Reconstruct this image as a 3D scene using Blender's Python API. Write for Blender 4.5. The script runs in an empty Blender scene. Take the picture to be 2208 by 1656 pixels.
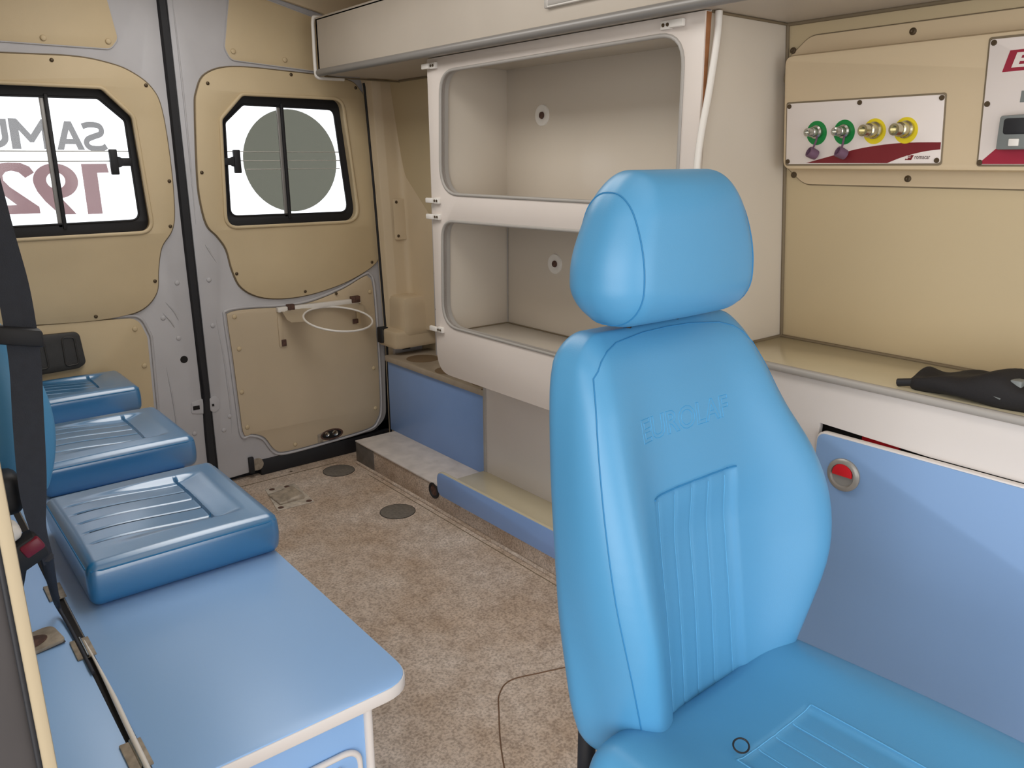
import bpy, bmesh, math, random
from mathutils import Vector as V, Matrix
from mathutils.bvhtree import BVHTree
from mathutils.geometry import tessellate_polygon
random.seed(4)
S = bpy.context.scene
COL = S.collection
PI = math.pi

# ------------------------------------------------------------------ camera, world, lights, exposure
YAW, PIT, ROLL, FPX = 0.67983, 0.27354, -0.00347, 1723.4
fw = V((math.sin(YAW)*math.cos(PIT), math.cos(YAW)*math.cos(PIT), -math.sin(PIT)))
rt = V((math.cos(YAW), -math.sin(YAW), 0)); up = rt.cross(fw)
r2 = rt*math.cos(ROLL)+up*math.sin(ROLL); u2 = -rt*math.sin(ROLL)+up*math.cos(ROLL)
cam = bpy.data.cameras.new('camera'); co = bpy.data.objects.new('camera', cam); COL.objects.link(co)
cam.sensor_width = 36; cam.lens = FPX/2208*36; cam.clip_start = .02
M = Matrix((r2, u2, -fw)).transposed().to_4x4(); M.translation = V((0, 0, 1.22)); co.matrix_world = M
S.camera = co
W = bpy.data.worlds.new('world'); S.world = W; W.use_nodes = True
bg = W.node_tree.nodes['Background']; bg.inputs[0].default_value = (.97, .98, 1, 1); bg.inputs[1].default_value = 2.0
def area(name, loc, rot, sx, sy, power, color=(1, 1, 1)):
    l = bpy.data.lights.new(name, 'AREA'); l.shape = 'RECTANGLE'; l.size = sx; l.size_y = sy; l.energy = power; l.color = color
    o = bpy.data.objects.new(name, l); COL.objects.link(o); o.location = loc; o.rotation_euler = rot; return o
# daylight entering by the open side door beside the camera
area('side_door_daylight', (-.75, -.30, .95), (0, math.radians(-90), 0), 1.9, 1.5, 23, (1, .98, .96))
area('front_daylight', (.85, -1.3, 1.0), (math.radians(90), 0, 0), 1.3, 1.4, 5.5, (1, .97, .93))
# fill lights added under the ceiling, out of view, to even out the light
area('ceiling_fill', (.80, 1.9, 1.84), (0, 0, 0), .5, 1.5, 10.5, (1, .985, .965))
area('ceiling_fill', (.75, .35, 1.84), (0, 0, 0), .5, 1.0, 1.6, (1, .985, .965))
S.view_settings.view_transform = 'Standard'; S.view_settings.look = 'None'
S.view_settings.gamma = 1; S.view_settings.use_curve_mapping = False
S.view_settings.exposure = 0.0

# ------------------------------------------------------------------ materials
def lin(c): return tuple(((x/255)/12.92 if x/255 <= .04045 else ((x/255+.055)/1.055)**2.4) for x in c)
MATS = {}
def mat(name, rgb, rough=.5, metal=0, noise=.0, nscale=8, bump=0, bscale=200, spec=.5, coat=0):
    if name in MATS: return MATS[name]
    m = bpy.data.materials.new(name); m.use_nodes = True; nt = m.node_tree; b = nt.nodes['Principled BSDF']
    c = lin(rgb); b.inputs['Base Color'].default_value = (*c, 1); b.inputs['Roughness'].default_value = rough
    b.inputs['Metallic'].default_value = metal; b.inputs['Specular IOR Level'].default_value = spec
    b.inputs['Coat Weight'].default_value = coat; b.inputs['Coat Roughness'].default_value = .27
    tc = nt.nodes.new('ShaderNodeTexCoord')
    if noise:
        n = nt.nodes.new('ShaderNodeTexNoise'); n.inputs['Scale'].default_value = nscale; n.inputs['Detail'].default_value = 5
        nt.links.new(tc.outputs['Object'], n.inputs['Vector'])
        r = nt.nodes.new('ShaderNodeMapRange'); r.inputs[1].default_value = .3; r.inputs[2].default_value = .7
        r.inputs[3].default_value = 1-noise; r.inputs[4].default_value = 1+noise
        nt.links.new(n.outputs['Fac'], r.inputs[0])
        mx = nt.nodes.new('ShaderNodeMix'); mx.data_type = 'RGBA'; mx.blend_type = 'MULTIPLY'; mx.inputs[0].default_value = 1
        mx.inputs[6].default_value = (*c, 1); nt.links.new(r.outputs[0], mx.inputs[7]); nt.links.new(mx.outputs[2], b.inputs['Base Color'])
    if bump:
        n2 = nt.nodes.new('ShaderNodeTexNoise'); n2.inputs['Scale'].default_value = bscale; n2.inputs['Detail'].default_value = 4
        nt.links.new(tc.outputs['Object'], n2.inputs['Vector'])
        bp = nt.nodes.new('ShaderNodeBump'); bp.inputs['Strength'].default_value = bump; bp.inputs['Distance'].default_value = .002
        nt.links.new(n2.outputs['Fac'], bp.inputs['Height']); nt.links.new(bp.outputs[0], b.inputs['Normal'])
    MATS[name] = m; return m
def tint(name, rgb):
    m = bpy.data.materials.new(name); m.use_nodes = True; nt = m.node_tree; nt.nodes.clear()
    o = nt.nodes.new('ShaderNodeOutputMaterial'); t = nt.nodes.new('ShaderNodeBsdfTransparent'); t.inputs[0].default_value = (*rgb, 1)
    g = nt.nodes.new('ShaderNodeBsdfGlossy'); g.inputs['Roughness'].default_value = .08
    mx = nt.nodes.new('ShaderNodeMixShader'); mx.inputs[0].default_value = .012
    nt.links.new(t.outputs[0], mx.inputs[1]); nt.links.new(g.outputs[0], mx.inputs[2]); nt.links.new(mx.outputs[0], o.inputs[0])
    MATS[name] = m; return m
BODY = mat('painted_metal', (186, 184, 186), .45, noise=.05, nscale=6, bump=.05, bscale=60)
BEIGE = mat('beige_lining', (202, 182, 146), .55, noise=.04, nscale=5, bump=.08, bscale=300)
BEIGEL = mat('beige_lining_low', (196, 178, 150), .55, noise=.05, nscale=4, bump=.08, bscale=300)
BEIGE2 = mat('beige_pillar', (205, 186, 156), .5, noise=.04, nscale=5)
BEIGE3 = mat('beige_wall', (192, 174, 140), .6, noise=.03, nscale=3)
CONS = mat('console_beige', (208, 188, 156), .45, noise=.02, nscale=4)
CAB = mat('cabinet_laminate', (218, 208, 200), .4, noise=.02, nscale=4)
CABIN = mat('cabinet_inner', (210, 200, 186), .22, noise=.02, nscale=3)
PANEL = mat('side_panel_laminate', (208, 199, 186), .35, noise=.02, nscale=3)
WHITE = mat('white_plastic', (226, 221, 214), .4, noise=.02)
WFASC = mat('white_laminate', (222, 215, 210), .35, noise=.01)
CTOP = mat('cream_laminate', (205, 194, 165), .2, noise=.02)
GREYT = mat('grey_trim', (165, 160, 154), .4)
ALU = mat('aluminium', (142, 139, 136), .42, .35)
STEEL = mat('steel', (190, 188, 180), .25, 1)
BRASS = mat('brass_nickel', (196, 190, 160), .25, 1)
BLK = mat('black_rubber', (24, 24, 28), .6, bump=.1, bscale=150)
DKPL = mat('dark_plastic', (58, 56, 54), .5, noise=.1, nscale=40, bump=.3, bscale=400)
DARK = mat('dark_gap', (20, 16, 14), .8)
CAULK = mat('brown_caulk', (120, 106, 84), .7)
SCR = mat('screw_metal', (88, 74, 56), .45, .6)
RUST = mat('rusty_metal', (84, 58, 48), .7, noise=.5, nscale=90)
WOOD = mat('raw_plywood', (150, 100, 62), .7, noise=.25, nscale=30)
BLUEL = mat('blue_laminate', (146, 186, 234), .33, noise=.015, nscale=3)
BLUED = mat('blue_door_laminate', (130, 164, 208), .6, noise=.015, nscale=3)
BLUEB = mat('blue_box_laminate', (128, 160, 212), .4, noise=.03, nscale=5)
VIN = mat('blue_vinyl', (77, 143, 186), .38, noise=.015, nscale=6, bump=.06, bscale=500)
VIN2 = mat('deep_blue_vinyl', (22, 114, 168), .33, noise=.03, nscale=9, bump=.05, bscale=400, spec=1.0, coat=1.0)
STITCH = mat('blue_thread', (40, 118, 168), .7)
STITCH2 = mat('dark_thread', (36, 66, 88), .6)
EMB = mat('embossed_vinyl', (50, 142, 196), .4)
PLEAT = mat('pleat_thread', (92, 164, 208), .6)
BELT = mat('belt_webbing', (44, 47, 56), .7, noise=.1, nscale=60, bump=.3, bscale=600)
RED = mat('red_plastic', (196, 24, 34), .35)
DRED = mat('maroon_print', (116, 28, 34), .5)
DRED2 = mat('crimson_print', (150, 24, 50), .5)
GREEN = mat('green_print', (14, 128, 58), .4)
YELL = mat('yellow_print', (222, 200, 34), .4)
PURP = mat('mauve_rubber', (108, 78, 100), .6)
GREYP = mat('grey_plastic', (116, 120, 118), .5)
PWHITE = mat('panel_white', (226, 216, 210), .35, noise=.01)
CREAM = mat('cream_edge', (172, 157, 130), .45)
BUCK = mat('buckle_red', (120, 24, 48), .4)
TAN = mat('oxidised_plate', (150, 138, 122), .6, noise=.3, nscale=60)
DRAIN = mat('drain_metal', (126, 120, 112), .5, .3, noise=.2, nscale=90)
GLASS = tint('window_glass', (.96, .97, .98)); FILM = tint('grey_film', (.165, .16, .157)); FILMR = tint('red_grey_film', (.205, .13, .13)); DISK = tint('olive_film', (.31, .31, .275))
LINEM = mat('heating_wire', (190, 188, 180), .5)

def floor_mat():
    m = bpy.data.materials.new('speckled_vinyl_floor'); m.use_nodes = True; nt = m.node_tree; b = nt.nodes['Principled BSDF']
    tc = nt.nodes.new('ShaderNodeTexCoord')
    def noise(s, d=6):
        n = nt.nodes.new('ShaderNodeTexNoise'); n.inputs['Scale'].default_value = s; n.inputs['Detail'].default_value = d
        nt.links.new(tc.outputs['Object'], n.inputs['Vector']); return n
    def ramp(n, a, b_, ca, cb):
        r = nt.nodes.new('ShaderNodeValToRGB'); r.color_ramp.elements[0].position = a; r.color_ramp.elements[1].position = b_
        r.color_ramp.elements[0].color = (*lin(ca), 1); r.color_ramp.elements[1].color = (*lin(cb), 1)
        nt.links.new(n.outputs['Fac'], r.inputs[0]); return r
    big = ramp(noise(3.2, 8), .38, .66, (207, 184, 162), (229, 215, 202))
    fine = ramp(noise(170, 2), .34, .6, (120, 108, 98), (255, 255, 255))
    med = ramp(noise(26, 6), .3, .7, (226, 222, 218), (255, 255, 255))
    a = nt.nodes.new('ShaderNodeMix'); a.data_type = 'RGBA'; a.blend_type = 'MULTIPLY'; a.inputs[0].default_value = .5
    nt.links.new(big.outputs[0], a.inputs[6]); nt.links.new(fine.outputs[0], a.inputs[7])
    c = nt.nodes.new('ShaderNodeMix'); c.data_type = 'RGBA'; c.blend_type = 'MULTIPLY'; c.inputs[0].default_value = 1
    nt.links.new(a.outputs[2], c.inputs[6]); nt.links.new(med.outputs[0], c.inputs[7])
    nt.links.new(c.outputs[2], b.inputs['Base Color']); b.inputs['Roughness'].default_value = .62
    return m
FLOOR = floor_mat()
VIN2.node_tree.nodes['Principled BSDF'].inputs['Coat IOR'].default_value = 1.85

# ------------------------------------------------------------------ helpers
WL = {}
def wloc(o): return WL[o.name] if o else V((0, 0, 0))
def link(name, me, m, parent=None, smooth=35):
    """link a mesh whose vertices are in world coordinates; origin moves to its bounding-box centre"""
    if m and not me.materials: me.materials.append(m)
    cs = [v.co for v in me.vertices]
    c = V([(min(p[i] for p in cs)+max(p[i] for p in cs))/2 for i in range(3)])
    me.transform(Matrix.Translation(-c))
    if smooth:
        for p in me.polygons: p.use_smooth = True
        me.set_sharp_from_angle(angle=math.radians(smooth))
    me.name = name
    o = bpy.data.objects.new(name, me); COL.objects.link(o)
    if parent: o.parent = parent
    o.location = c-wloc(parent); WL[o.name] = c
    return o
def thing(name, label, cat, loc, group=None, kind=None):
    o = bpy.data.objects.new(name, None); COL.objects.link(o); o.location = loc; WL[o.name] = V(loc); o.empty_display_size = .05
    if label: o['label'] = label
    if cat: o['category'] = cat
    if group: o['group'] = group
    if kind: o['kind'] = kind
    return o
def tag(o, label=None, cat=None, group=None, kind=None):
    for k, v in (('label', label), ('category', cat), ('group', group), ('kind', kind)):
        if v: o[k] = v
    return o
def frombm(bm, name='m'):
    bmesh.ops.recalc_face_normals(bm, faces=bm.faces)
    me = bpy.data.meshes.new(name); bm.to_mesh(me); bm.free(); return me
def joinm(meshes):
    bm = bmesh.new()
    for me in meshes: bm.from_mesh(me)
    out = bpy.data.meshes.new('j'); bm.to_mesh(out); bm.free(); return out
def boxm(x0, x1, y0, y1, z0, z1, bev=.002, seg=2):
    bm = bmesh.new(); bmesh.ops.create_cube(bm, size=1)
    for v in bm.verts: v.co = V(((x0+x1)/2+v.co.x*(x1-x0), (y0+y1)/2+v.co.y*(y1-y0), (z0+z1)/2+v.co.z*(z1-z0)))
    if bev: bmesh.ops.bevel(bm, geom=bm.edges[:], offset=min(bev, .45*min(x1-x0, y1-y0, z1-z0)), segments=seg, affect='EDGES', profile=.5)
    return frombm(bm)
def box(name, b, m, parent=None, bev=.002): return link(name, boxm(*b, bev=bev), m, parent)
def rpoly(pts, n=7):
    """pts: (a, b[, r]) -> polygon with rounded corners"""
    out = []; N = len(pts)
    for i, p in enumerate(pts):
        r = p[2] if len(p) > 2 else 0
        P = V(p[:2]); A = V(pts[i-1][:2]); B = V(pts[(i+1) % N][:2])
        if r <= 0: out.append(tuple(P)); continue
        da = (A-P); db = (B-P); la, lb = da.length, db.length; da.normalize(); db.normalize()
        ang = math.acos(max(-1, min(1, da.dot(db)))); t = min(r/math.tan(ang/2), la*.49, lb*.49)
        s, e = P+da*t, P+db*t
        for k in range(n+1):
            u = k/n; q = s*(1-u)**2+P*2*u*(1-u)+e*u*u
            # quadratic arc pulled slightly towards a circular one
            out.append(tuple(q))
    return out
def smoothpoly(pts, n=6, closed=True):
    out = []; N = len(pts)
    rng = range(N) if closed else range(N-1)
    for i in rng:
        if closed: p0, p1, p2, p3 = (V(pts[(i+k-1) % N]) for k in range(4))
        else: p0, p1, p2, p3 = V(pts[max(i-1, 0)]), V(pts[i]), V(pts[i+1]), V(pts[min(i+2, N-1)])
        for k in range(n):
            t = k/n
            out.append(tuple(.5*((2*p1)+(p2-p0)*t+(2*p0-5*p1+4*p2-p3)*t*t+(3*p1-p0-3*p2+p3)*t**3)))
    if not closed: out.append(tuple(V(pts[-1])))
    return out
def circ(a, b, r, n=28, rb=None): return [(a+r*math.cos(2*PI*k/n), b+(rb or r)*math.sin(2*PI*k/n)) for k in range(n)]
def curve2mesh(cu):
    o = bpy.data.objects.new('tmpc', cu); COL.objects.link(o)
    dg = bpy.context.evaluated_depsgraph_get(); dg.update()
    me = bpy.data.meshes.new_from_object(o.evaluated_get(dg)); bpy.data.objects.remove(o); bpy.data.curves.remove(cu)
    me.materials.clear(); return me
def place2d(me, axis, val, th):
    """flat mesh in (a,b), depth c in [-th/2, th/2] -> plane; the front face at val, body behind it (away from the room)"""
    for v in me.vertices:
        a, b, c = v.co
        if axis == 'Y': v.co = (a, val+th/2-c, b)      # front faces -Y
        elif axis == 'X': v.co = (val+th/2-c, a, b)    # a = Y, b = Z, front faces -X
        elif axis == 'Z': v.co = (a, b, val-th/2+c)    # top at val
    bm = bmesh.new(); bm.from_mesh(me); bmesh.ops.remove_doubles(bm, verts=bm.verts, dist=1e-6)
    bmesh.ops.recalc_face_normals(bm, faces=bm.faces); bm.to_mesh(me); bm.free()
    return me
def platem(outl, axis, val, th, holes=(), bev=.0015):
    cu = bpy.data.curves.new('c', 'CURVE'); cu.dimensions = '2D'; cu.fill_mode = 'BOTH'
    for L in [outl]+list(holes):
        s = cu.splines.new('POLY'); s.points.add(len(L)-1); s.use_cyclic_u = True
        for p, q in zip(s.points, L): p.co = (q[0], q[1], 0, 1)
    b = min(bev, th*.45); cu.extrude = th/2-b; cu.bevel_depth = b; cu.offset = -b; cu.bevel_resolution = 1
    return place2d(curve2mesh(cu), axis, val, th)
def plate(name, outl, axis, val, th, m, parent=None, holes=(), bev=.0015, smooth=35):
    return link(name, platem(outl, axis, val, th, holes, bev), m, parent, smooth)
def bandm(outl, axis, v0, v1):
    """open sleeve following an outline between two planes"""
    bm = bmesh.new(); A = []; B = []
    def P(q, v): return (q[0], v, q[1]) if axis == 'Y' else ((v, q[0], q[1]) if axis == 'X' else (q[0], q[1], v))
    for q in outl: A.append(bm.verts.new(P(q, v0))); B.append(bm.verts.new(P(q, v1)))
    for i in range(len(outl)):
        j = (i+1) % len(outl); bm.faces.new((A[i], A[j], B[j], B[i]))
    return frombm(bm)
def tubem(pts, r, closed=False, n=8):
    pts = [V(p) for p in pts]; bm = bmesh.new(); rings = []; N = len(pts); prev = None
    for i, p in enumerate(pts):
        a = pts[i-1] if (i > 0 or closed) else p; b = pts[(i+1) % N] if (i < N-1 or closed) else p
        d = (b-a).normalized()
        if prev is None:
            x = d.orthogonal().normalized()
        else:
            x = (prev-d*prev.dot(d)).normalized()
        prev = x; y = d.cross(x); rr = r[i] if isinstance(r, (list, tuple)) else r
        rings.append([bm.verts.new(p+x*math.cos(2*PI*k/n)*rr+y*math.sin(2*PI*k/n)*rr) for k in range(n)])
    for i in range(N if closed else N-1):
        A, B = rings[i], rings[(i+1) % N]
        if closed and i == N-1:   # align
            k0 = min(range(n), key=lambda k: (B[k].co-A[0].co).length); B = B[k0:]+B[:k0]
        for k in range(n): bm.faces.new((A[k], A[(k+1) % n], B[(k+1) % n], B[k]))
    if not closed: bm.faces.new(rings[0][::-1]); bm.faces.new(rings[-1])
    return frombm(bm)
def tube(name, pts, r, m, parent=None, closed=False, n=8): return link(name, tubem(pts, r, closed, n), m, parent, 50)
def lathem(c, axis, prof, n=24):
    """prof: list of (radius, distance along axis)"""
    c = V(c); ax = V(axis).normalized(); x = ax.orthogonal().normalized(); y = ax.cross(x); bm = bmesh.new(); rings = []
    for r, h in prof:
        if r < 1e-6: rings.append([bm.verts.new(c+ax*h)])
        else: rings.append([bm.verts.new(c+ax*h+(x*math.cos(2*PI*k/n)+y*math.sin(2*PI*k/n))*r) for k in range(n)])
    for A, B in zip(rings, rings[1:]):
        if len(A) == 1 and len(B) == 1: continue
        for k in range(n):
            a = A[k % len(A)]; a2 = A[(k+1) % len(A)]; b = B[k % len(B)]; b2 = B[(k+1) % len(B)]
            fs = [a, a2, b2, b]; u = []
            for q in fs:
                if q not in u: u.append(q)
            bm.faces.new(u)
    for R in (rings[0], rings[-1]):
        if len(R) > 2:
            try: bm.faces.new(R)
            except ValueError: pass
    return frombm(bm)
def lathe(name, c, axis, prof, m, parent=None, n=24): return link(name, lathem(c, axis, prof, n), m, parent, 40)
def softm(h, r, n=(40, 40, 24), fn=None):
    """rounded box, half-sizes h, radius r, gridded faces; fn(p)->p deforms into world space"""
    bm = bmesh.new()
    def face(ax, sgn):
        a, b = [(1, 2), (0, 2), (0, 1)][ax]; na, nb = n[a], n[b]; G = []
        for i in range(na+1):
            row = []
            for j in range(nb+1):
                p = [0, 0, 0]; p[ax] = sgn*h[ax]; p[a] = (2*i/na-1)*h[a]; p[b] = (2*j/nb-1)*h[b]
                inner = V([max(-(h[k]-r), min(h[k]-r, p[k])) for k in range(3)]); d = V(p)-inner
                q = inner+d.normalized()*r if d.length > 1e-9 else V(p)
                row.append(bm.verts.new(q))
            G.append(row)
        for i in range(na):
            for j in range(nb): bm.faces.new((G[i][j], G[i+1][j], G[i+1][j+1], G[i][j+1]))
    for ax in range(3):
        for s in (-1, 1): face(ax, s)
    bmesh.ops.remove_doubles(bm, verts=bm.verts, dist=min(h)*1e-3)
    if fn:
        for v in bm.verts: v.co = fn(v.co.copy())
    return frombm(bm)
def bvh_of(o):
    c = WL[o.name]; me = o.data
    return BVHTree.FromPolygons([v.co+c for v in me.vertices], [tuple(p.vertices) for p in me.polygons])
def cast(bv, o, d):
    h = bv.ray_cast(V(o), V(d)); return h[0], h[1]
def glyphm(txt, bev=0, fill=True, res=4, off=0):
    cu = bpy.data.curves.new('t', 'FONT'); cu.body = txt; cu.size = 1; cu.resolution_u = res; cu.offset = off
    if not fill: cu.fill_mode = 'NONE'; cu.bevel_depth = bev
    return curve2mesh(cu)
def textm(txt, a0, a1, b0, b1, flip=False, th=0, off=0):
    """fit the glyphs in the box a0..a1 x b0..b1 of a 2D plane (flat, c=0)"""
    me = glyphm(txt, off=off); xs = [v.co.x for v in me.vertices]; ys = [v.co.y for v in me.vertices]
    x0, x1, y0, y1 = min(xs), max(xs), min(ys), max(ys)
    for v in me.vertices:
        u = (v.co.x-x0)/(x1-x0); w = (v.co.y-y0)/(y1-y0)
        if flip: u = 1-u
        v.co = (a0+(a1-a0)*u, b0+(b1-b0)*w, 0)
    return me
def copyo(o, loc, parent=None):
    c = o.copy(); COL.objects.link(c); c.parent = parent; c.location = V(loc)-wloc(parent); WL[c.name] = V(loc); return c
def ray(px, py): return fw+r2*((px-1104)/FPX)-u2*((py-828)/FPX)
def at(px, py, ax, v):
    c = V((0, 0, 1.22)); d = ray(px, py); return c+d*((v-c[ax])/d[ax])
def smoothstep(a, b, x):
    t = max(0, min(1, (x-a)/(b-a))); return t*t*(3-2*t)

# ================================================================== SETTING
D = 2.97                                   # plane of the rear doors
def wallx(z): return 1.823-.117*(z-.774)   # right wall leans inwards
tag(box('floor', (-.06, 1.9, -.95, 3.0, -.03, 0), FLOOR, bev=0), kind='structure')
tag(box('ground', (-9, 9, -9, 12, -.75, -.7), mat('asphalt', (120, 118, 114), .9, noise=.2), bev=0), kind='structure')
# side wall right: leaning sheet
bm = bmesh.new()
vs = [bm.verts.new(p) for p in ((wallx(-.02), -.95, -.02), (wallx(-.02), 2.99, -.02), (wallx(1.9), 2.99, 1.9), (wallx(1.9), -.95, 1.9))]
ws = [bm.verts.new(v.co+V((.03, 0, 0))) for v in vs]
bm.faces.new(vs); bm.faces.new(ws[::-1])
for i in range(4): bm.faces.new((vs[i], vs[(i+1) % 4], ws[(i+1) % 4], ws[i]))
wr = tag(link('wall_right', frombm(bm), BEIGE3, None, 0), kind='structure')
tag(box('wall_left', (-.10, -.055, .69, 2.99, -.02, 1.9), BEIGE3, bev=0), kind='structure')
tag(box('wall_left_front', (-.10, -.055, -.95, -.85, -.02, 1.9), BEIGE3, bev=0), kind='structure')
tag(box('ceiling', (-.10, 1.9, -.95, 3.0, 1.86, 1.9), mat('headliner', (196, 176, 140), .7, noise=.03), bev=0), kind='structure')
wf = tag(plate('wall_front', [(-.1, -.02), (1.9, -.02), (1.9, 1.9), (-.1, 1.9)], 'Y', -.98, .03, BEIGE3,
         holes=[rpoly([(.1, .10, .06), (1.75, .10, .06), (1.75, 1.75, .06), (.1, 1.75, .06)])]), kind='structure')

# rear frame, beige, around the two doors
open_out = rpoly([(.0, -.01), (1.692, -.01), (1.692, .45), (1.686, .60), (1.665, 1.12), (1.645, 1.50, .1), (1.60, 1.66, .08), (1.49, 1.745, .06), (1.2, 1.80, .1), (.9, 1.815, .1), (0, 1.80)])
rf = tag(plate('wall_rear', [(-.1, -.02), (1.95, -.02), (1.95, 1.9), (-.1, 1.9)], 'Y', 2.945, .02, BEIGE2, holes=[open_out]), kind='structure')
tube('door_seal', [(a, 2.948, b) for a, b in open_out[1:] if b < 1.60], .005, BLK, rf)

# ---- a rear door
screw_me = lathem((0, 0, 0), (0, -1, 0), [(.0062, 0), (.0062, .0012), (.0045, .003), (0, .0038)], 10)
screw_me.materials.append(SCR)
for p in screw_me.polygons: p.use_smooth = True
rivet_me = lathem((0, 0, 0), (0, -1, 0), [(.009, 0), (.0085, .0015), (.006, .003), (0, .0034)], 12)
rivet_me.materials.append(BEIGE)
for p in rivet_me.polygons: p.use_smooth = True
bodyrivet_me = rivet_me.copy(); bodyrivet_me.materials.clear(); bodyrivet_me.materials.append(BODY)
def inst(name, me, loc, parent, rot=None, mt=None):
    o = bpy.data.objects.new(name, me); COL.objects.link(o); o.parent = parent; o.location = V(loc)-wloc(parent); WL[o.name] = V(loc)
    if rot: o.rotation_euler = rot
    return o

h2 = rpoly([(1.052, .983, .045), (1.070, 1.362, .03), (1.155, 1.449, .03), (1.552, 1.449, .045), (1.599, .981, .06)])
h1 = rpoly([(1.852-x, z, r) for x, z, r in ((1.052, .983, .045), (1.070, 1.362, .03), (1.155, 1.449, .03), (1.552, 1.449, .045), (1.599, .981, .06))][::-1])
g2 = rpoly([(1.086, 1.022, .03), (1.098, 1.352, .02), (1.170, 1.416, .02), (1.530, 1.411, .03), (1.569, 1.018, .035)])
g1 = rpoly([(1.860-x, z, r) for x, z, r in ((1.090, 1.024, .03), (1.098, 1.350, .02), (1.172, 1.418, .02), (1.530, 1.414, .03), (1.565, 1.02, .035))][::-1])
k2 = rpoly([(1.035, .965, .05), (1.055, 1.37, .03), (1.148, 1.465, .03), (1.565, 1.465, .05), (1.615, .965, .06)])
k1 = [(1.852-x, z) for x, z in k2][::-1]

d1 = tag(plate('door_1', rpoly([(.02, .03), (.80, .03, .02), (.902, .05, .03), (.902, 1.84), (.02, 1.84)]), 'Y', D, .03, BODY,
               holes=[k1], bev=.004), kind='structure')
d2 = tag(plate('door_2', rpoly([(.935, .03), (.955, .018, .02), (1.105, .025, .03), (1.17, .062, .04), (1.62, .075, .06), (1.685, .12, .08), (1.70, .60), (1.67, 1.45), (1.63, 1.68, .08), (1.50, 1.80, .1), (.935, 1.84)]),
               'Y', D, .03, BODY, holes=[k2], bev=.004), kind='structure')
# linings of door 2
mid2 = smoothpoly([(.988, 1.386), (1.000, 1.450), (1.036, 1.508), (1.133, 1.538), (1.341, 1.535), (1.560, 1.522), (1.628, 1.490), (1.662, 1.407), (1.685, 1.12), (1.690, .93), (1.684, .842), (1.650, .796), (1.536, .745), (1.40, .712), (1.27, .702), (1.160, .718), (1.090, .762), (1.062, .830), (1.048, .905), (1.020, .955), (.988, .995), (.974, 1.07), (.972, 1.168)])
p = plate('upper_lining_panel', mid2, 'Y', D-.012, .013, BEIGE, d2, holes=[h2], bev=.003)
mid2_o = [(a, D-.0015, b) for a, b in smoothpoly([((a-1.33)*1.006+1.33, (b-1.12)*1.006+1.12) for a, b in mid2], 1)]
tube('lining_gap', mid2_o, .0022, CAULK, d2, True, 6)
up2 = rpoly([(1.150, 1.80, .02), (1.112, 1.60, .03), (1.130, 1.562, .03), (1.60, 1.535, .03), (1.585, 1.64, .05), (1.50, 1.72, .06), (1.2, 1.79, .05)])
plate('top_lining_panel', up2, 'Y', D-.006, .008, BEIGE, d2, bev=.002)
tube('panel_rim', [(a, D-.003, b) for a, b in up2], .003, BODY, d2, True, 6)
low2 = smoothpoly([(1.036, .672), (1.12, .676), (1.25, .668), (1.36, .674), (1.50, .710), (1.60, .752), (1.628, .752), (1.646, .70), (1.653, .45), (1.652, .20), (1.634, .128), (1.585, .095), (1.40, .083), (1.22, .078), (1.165, .095), (1.125, .158), (1.080, .182), (1.045, .188), (1.038, .30), (1.032, .50), (1.026, .64)])
plate('lower_lining_panel', low2, 'Y', D-.008, .010, BEIGEL, d2, bev=.002)
tube('panel_rim', [(a, D-.003, b) for a, b in smoothpoly([((a-1.34)*1.03+1.34, (b-.4)*1.03+.4) for a, b in low2], 1)], .0055, BODY, d2, True, 8)
# linings of door 1
mid1 = smoothpoly([(.10, 1.53), (.429, 1.533), (.62, 1.537), (.72, 1.525), (.790, 1.502), (.850, 1.455), (.876, 1.382), (.884, 1.2), (.878, 1.05), (.862, .985), (.822, .93), (.802, .855), (.787, .775), (.735, .722), (.65, .703), (.52, .701), (.30, .715), (.10, .73)])
plate('upper_lining_panel', mid1, 'Y', D-.012, .013, BEIGE, d1, holes=[h1], bev=.003)
tube('lining_gap', [(a, D-.0015, b) for a, b in smoothpoly([((a-.45)*1.006+.45, (b-1.12)*1.006+1.12) for a, b in mid1], 1)], .0022, CAULK, d1, True, 6)
up1 = rpoly([(.10, 1.566), (.740, 1.568, .03), (.766, 1.60, .03), (.735, 1.80, .05), (.10, 1.80)])
plate('top_lining_panel', up1, 'Y', D-.006, .008, BEIGE, d1, bev=.002)
tube('panel_rim', [(a, D-.003, b) for a, b in up1], .003, BODY, d1, True, 6)
low1 = rpoly([(.10, .70), (.40, .705, .02), (.60, .698, .02), (.715, .692, .05), (.738, .62, .05), (.730, .36), (.70, .10, .06), (.10, .10)])
plate('lower_lining_panel', low1, 'Y', D-.008, .010, BEIGE, d1, bev=.002)
tube('panel_rim', [(a, D-.003, b) for a, b in rpoly([(.09, .71), (.40, .713, .02), (.60, .706, .02), (.726, .70, .05), (.752, .62, .05), (.744, .36), (.715, .09, .06), (.09, .09)])], .005, BODY, d1, True, 8)
for x, z in ((1.038, 1.479), (1.348, 1.525), (1.612, 1.492), (1.675, 1.161), (1.645, .812), (1.341, .721), (1.075, .815), (.986, 1.18), (1.474, .699)):
    inst('screw', screw_me, (x, D-.0125, z), d2)
for x, z in ((.563, 1.522), (.833, 1.462), (.872, 1.153), (.858, 1.0), (.785, .815), (.582, .714)):
    inst('screw', screw_me, (x, D-.0125, z), d1)
for x, z in ((1.052, .655), (1.058, .53), (1.052, .36), (1.06, .215), (1.25, .10), (1.628, .18), (1.63, .36), (1.63, .69), (1.14, 1.59), (1.33, 1.575)):
    inst('rivet', rivet_me, (x, D-.009, z), d2)
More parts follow.
